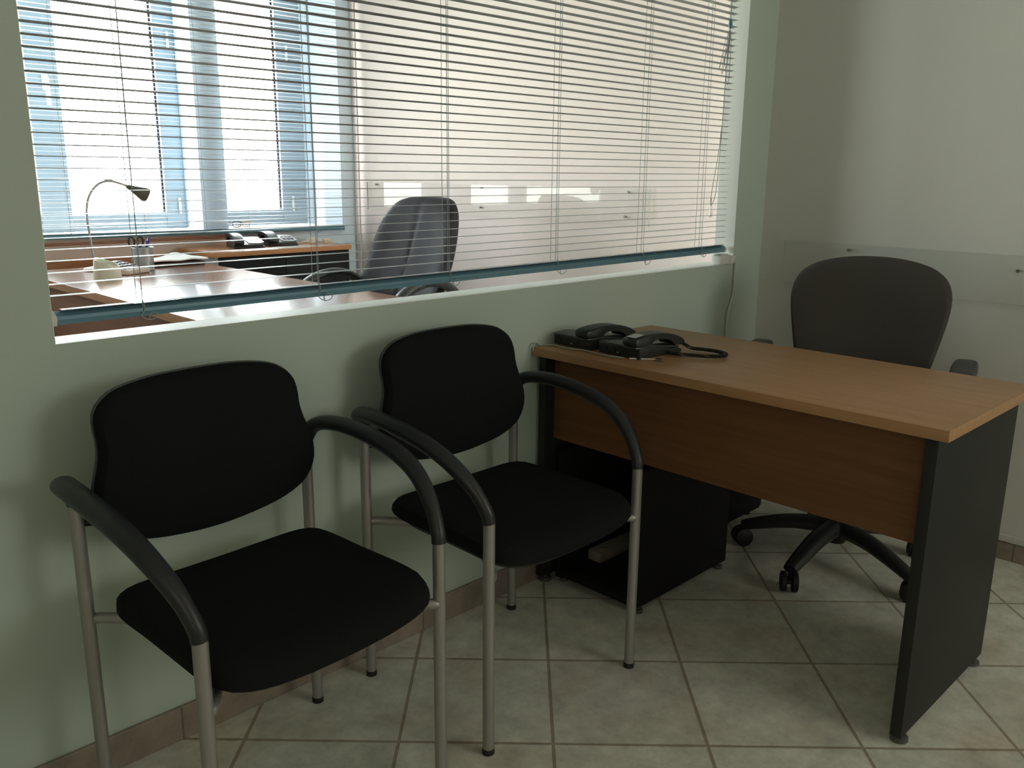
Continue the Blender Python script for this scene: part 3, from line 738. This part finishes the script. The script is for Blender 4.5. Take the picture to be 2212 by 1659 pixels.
# pen cup and its pens
PC = thing('pen_cup', 'wire mesh pen cup on the office desk', 'pen cup', (-1.455, 2.215, OZ))
bm = B(); lathe(bm, [(.0405, .002), (.0425, .004), (.0440, .098)], 32, cap=False); obj('mesh_wall', bm, M['cup'], PC)
bm = B(); lathe(bm, [(.042, 0), (.044, .001), (.044, .005), (.030, .006)], 32); obj('bottom', bm, M['cupr'], PC)
bm = B(); tube(bm, [(.0445*math.cos(k*math.pi/16), .0445*math.sin(k*math.pi/16), .099) for k in range(32)], .0028, 8, closed=True); obj('rim', bm, M['cupr'], PC)
def pen(dx, dy, tx, ty, h, label, m, cap_m):
    t = thing('pen', label, 'pen', (-1.455+dx, 2.215+dy, OZ+.0075), 0, 'blue pens in the mesh cup')
    a = Vector((0, 0, 0)); b = Vector((tx, ty, h))
    bm = B(); tube(bm, [a, a.lerp(b, .03), a.lerp(b, .72)], [.0015, .0038, .0038], 10); obj('barrel', bm, M[cap_m], t)
    bm = B(); tube(bm, [a.lerp(b, .72), a.lerp(b, .98), b], [.0046, .0046, .0030], 10); obj('cap', bm, M[m], t)
pen(.010, -.005, .004, -.012, .125, 'blue pen in the mesh cup, upright near the middle', 'blue', 'facep')
pen(.012, .010, .026, .004, .135, 'blue pen in the mesh cup leaning to the right', 'blue', 'facep')
SC = thing('scissors', 'black handled scissors standing in the wire mesh pen cup', 'scissors', (-1.470, 2.225, OZ+.008))
bm = B(); prism(bm, [(-.006, 0), (.006, 0), (.009, .09), (-.009, .09)], 'y', -.0015, .0015); obj('blade', bm, M['chrome'], SC)
for s in (-1, 1):
    c = Vector((s*.019-.008, 0, .118))
    bm = B(); tube(bm, [c+Vector((.013*math.cos(k*math.pi/10), 0, .020*math.sin(k*math.pi/10))) for k in range(20)], .0042, 8, closed=True)
    tube(bm, [(0, 0, .085), c+Vector((0, 0, -.020))], .0045, 8); obj('handle', bm, M['blackm'], SC)
# folder and papers
bm = B(); bx(bm, -1.385, -1.135, 2.285, 2.47, OZ+.0005, OZ+.016, .003)
tag(obj('folder', bm, M['folder']), 'dark brown folder lying on the office desk under white papers', 'folder')
bm = B(); nx, ny = 20, 10; V = {}
for i in range(nx+1):
    for j in range(ny+1):
        u, v = i/nx, j/ny
        V[i, j] = bm.verts.new((-1.40+.285*u, 2.29+.19*v, OZ+.018+.016*math.exp(-((u-.72)/.16)**2)*(.5+.5*v)+.003*math.sin(u*7+v*3)+.003))
for i in range(nx):
    for j in range(ny): bm.faces.new((V[i, j], V[i+1, j], V[i+1, j+1], V[i, j+1]))
r_ = bmesh.ops.extrude_face_region(bm, geom=bm.faces[:])
for e in r_['geom']:
    if isinstance(e, bmesh.types.BMVert): e.co.z += .006
tag(obj('paper_stack', bm, M['paper']), 'rumpled white paper sheets lying on the dark folder on the office desk', 'papers')

# ------------------------------------------------------------------ things on the cabinet and the window sill
g2 = 'white faced telephones on the low cabinet'
p3 = make_phone('office_telephone', 'dark telephone with a blank white faceplate, left one on the low cabinet', g2, 'phoned', 'phoned', face='facep', keys=False)
p3.location = (-.700, 2.70, .82); p3.rotation_euler = (0, 0, R(-106)); p3.scale = (1.05, 1.08, .85)
p4 = make_phone('office_telephone', 'dark telephone with a white keypad, right one on the low cabinet', g2, 'phoned', 'phoned', face='facep', keys=True)
p4.location = (-.475, 2.74, .82); p4.rotation_euler = (0, 0, R(-104)); p4.scale = (1.05, 1.08, .85)
bm = B(); bx(bm, -.60, -.40, 2.508, 2.60, .8203, .8215)
tag(obj('paper_sheet', bm, M['paper'], smooth=False), 'white paper sheet at the front edge of the low cabinet', 'paper')
bm = B(); bx(bm, -.222, -.178, 2.66, 2.69, .82, .845, .003)
tag(obj('small_box', bm, M['box']), 'small beige box on the right end of the low cabinet', 'box')
ad = thing('plug_adapter', 'white plug adapter with a cable beside the small beige box', 'adapter', (-.265, 2.71, .82))
bm = B(); bx(bm, -.025, .022, 0, .03, 0, .032, .005); obj('housing', bm, M['cream'], ad)
bm = B(); tube(bm, curve([(-.024, .015, .008), (-.05, .01, .012), (-.08, .02, .004), (-.10, .04, .004)], 6), .004, 8); obj('lead', bm, M['cream'], ad)
GL = thing('eyeglasses', 'tortoiseshell eyeglasses lying on the sill of the right window', 'eyeglasses', (-.545, 3.02, .9055), R(8))
for s in (-1, 1):
    c = Vector((s*.032, 0, .019))
    lp = [c+Vector((.027*math.copysign(abs(math.cos(a))**.6, math.cos(a)), 0, .017*math.copysign(abs(math.sin(a))**.6, math.sin(a)))) for a in [k*math.pi/12 for k in range(24)]]
    bm = B(); tube(bm, lp, .0024, 8, closed=True); fr = obj('rim', bm, M['tort' if s > 0 else 'blackp'], GL)
    bm = B(); bm.faces.new([bm.verts.new(p) for p in lp]); obj('lens', bm, M['pane'], fr, False)
    bm = B(); tube(bm, curve([(s*.060, .0, .026), (s*.063, .03, .024), (s*.060, .09, .012), (s*.058, .115, .003)], 5), .0022, 8); obj('temple', bm, M['tort' if s > 0 else 'blackp'], GL)
bm = B(); tube(bm, curve([(-.006, 0, .026), (0, 0, .029), (.006, 0, .026)], 5), .0024, 8); obj('bridge', bm, M['blackp'], GL)

# ------------------------------------------------------------------ light
w = bpy.data.worlds.new('daylight'); bpy.context.scene.world = w; w.use_nodes = True
n = w.node_tree.nodes; l = w.node_tree.links; n.clear()
out = n.new('ShaderNodeOutputWorld'); bg = n.new('ShaderNodeBackground'); l.new(bg.outputs[0], out.inputs[0])
tc = n.new('ShaderNodeTexCoord'); sp = n.new('ShaderNodeSeparateXYZ'); l.new(tc.outputs['Generated'], sp.inputs[0])
cr = n.new('ShaderNodeValToRGB'); cr.color_ramp.elements[0].position = .42; cr.color_ramp.elements[0].color = (.80, .84, .72, 1)
cr.color_ramp.elements[1].position = .62; cr.color_ramp.elements[1].color = (.94, .97, 1, 1)
mr = n.new('ShaderNodeMath'); mr.operation = 'MULTIPLY_ADD'; mr.inputs[1].default_value = .5; mr.inputs[2].default_value = .5
l.new(sp.outputs[2], mr.inputs[0]); l.new(mr.outputs[0], cr.inputs[0]); l.new(cr.outputs[0], bg.inputs[0])
bg.inputs[1].default_value = 22

def area(name, loc, rot, sx, sy, power, col=(1, 1, 1), portal=False, spread=math.pi):
    a = bpy.data.lights.new(name, 'AREA'); a.shape = 'RECTANGLE'; a.size = sx; a.size_y = sy; a.energy = power; a.color = col
    a.spread = spread
    o = bpy.data.objects.new(name, a); C.objects.link(o); o.location = loc; o.rotation_euler = rot
    if portal: a.cycles.is_portal = True
    return o
area('portal', (-1.73, YB+.02, 1.63), (R(-90), 0, 0), 1.84, 1.45, 1, portal=True)
area('portal', (-.345, YB+.02, 1.63), (R(-90), 0, 0), .63, 1.45, 1, portal=True)
area('rear_window_light', (-1.0, -4.15, 1.75), (R(90), 0, R(8)), 1.9, 1.0, 28.5, (1, .96, .88))
area('left_fill_light', (-4.3, -2.6, 1.7), (R(90), 0, R(-80)), 1.0, 1.2, 6.0, (1, .86, .72))  # added soft fill from the left, no lamp stands there
su = bpy.data.lights.new('sun', 'SUN'); su.energy = 11; su.angle = R(1); su.color = (1, .96, .9)
so = bpy.data.objects.new('sun', su); C.objects.link(so); so.rotation_euler = Vector((1, -.25, -.9)).to_track_quat('-Z', 'Y').to_euler(); so.location = (-5, 6, 5)

sc = bpy.context.scene
sc.view_settings.view_transform = 'Standard'; sc.view_settings.look = 'None'
sc.view_settings.exposure = 0; sc.view_settings.gamma = 1
sc.cycles.use_denoising = True
sc.cycles.use_adaptive_sampling = True; sc.cycles.adaptive_threshold = .02
sc.cycles.max_bounces = 8; sc.cycles.diffuse_bounces = 5; sc.cycles.transparent_max_bounces = 24
sc.cycles.sample_clamp_indirect = 6
sc.cycles.caustics_reflective = False; sc.cycles.caustics_refractive = False
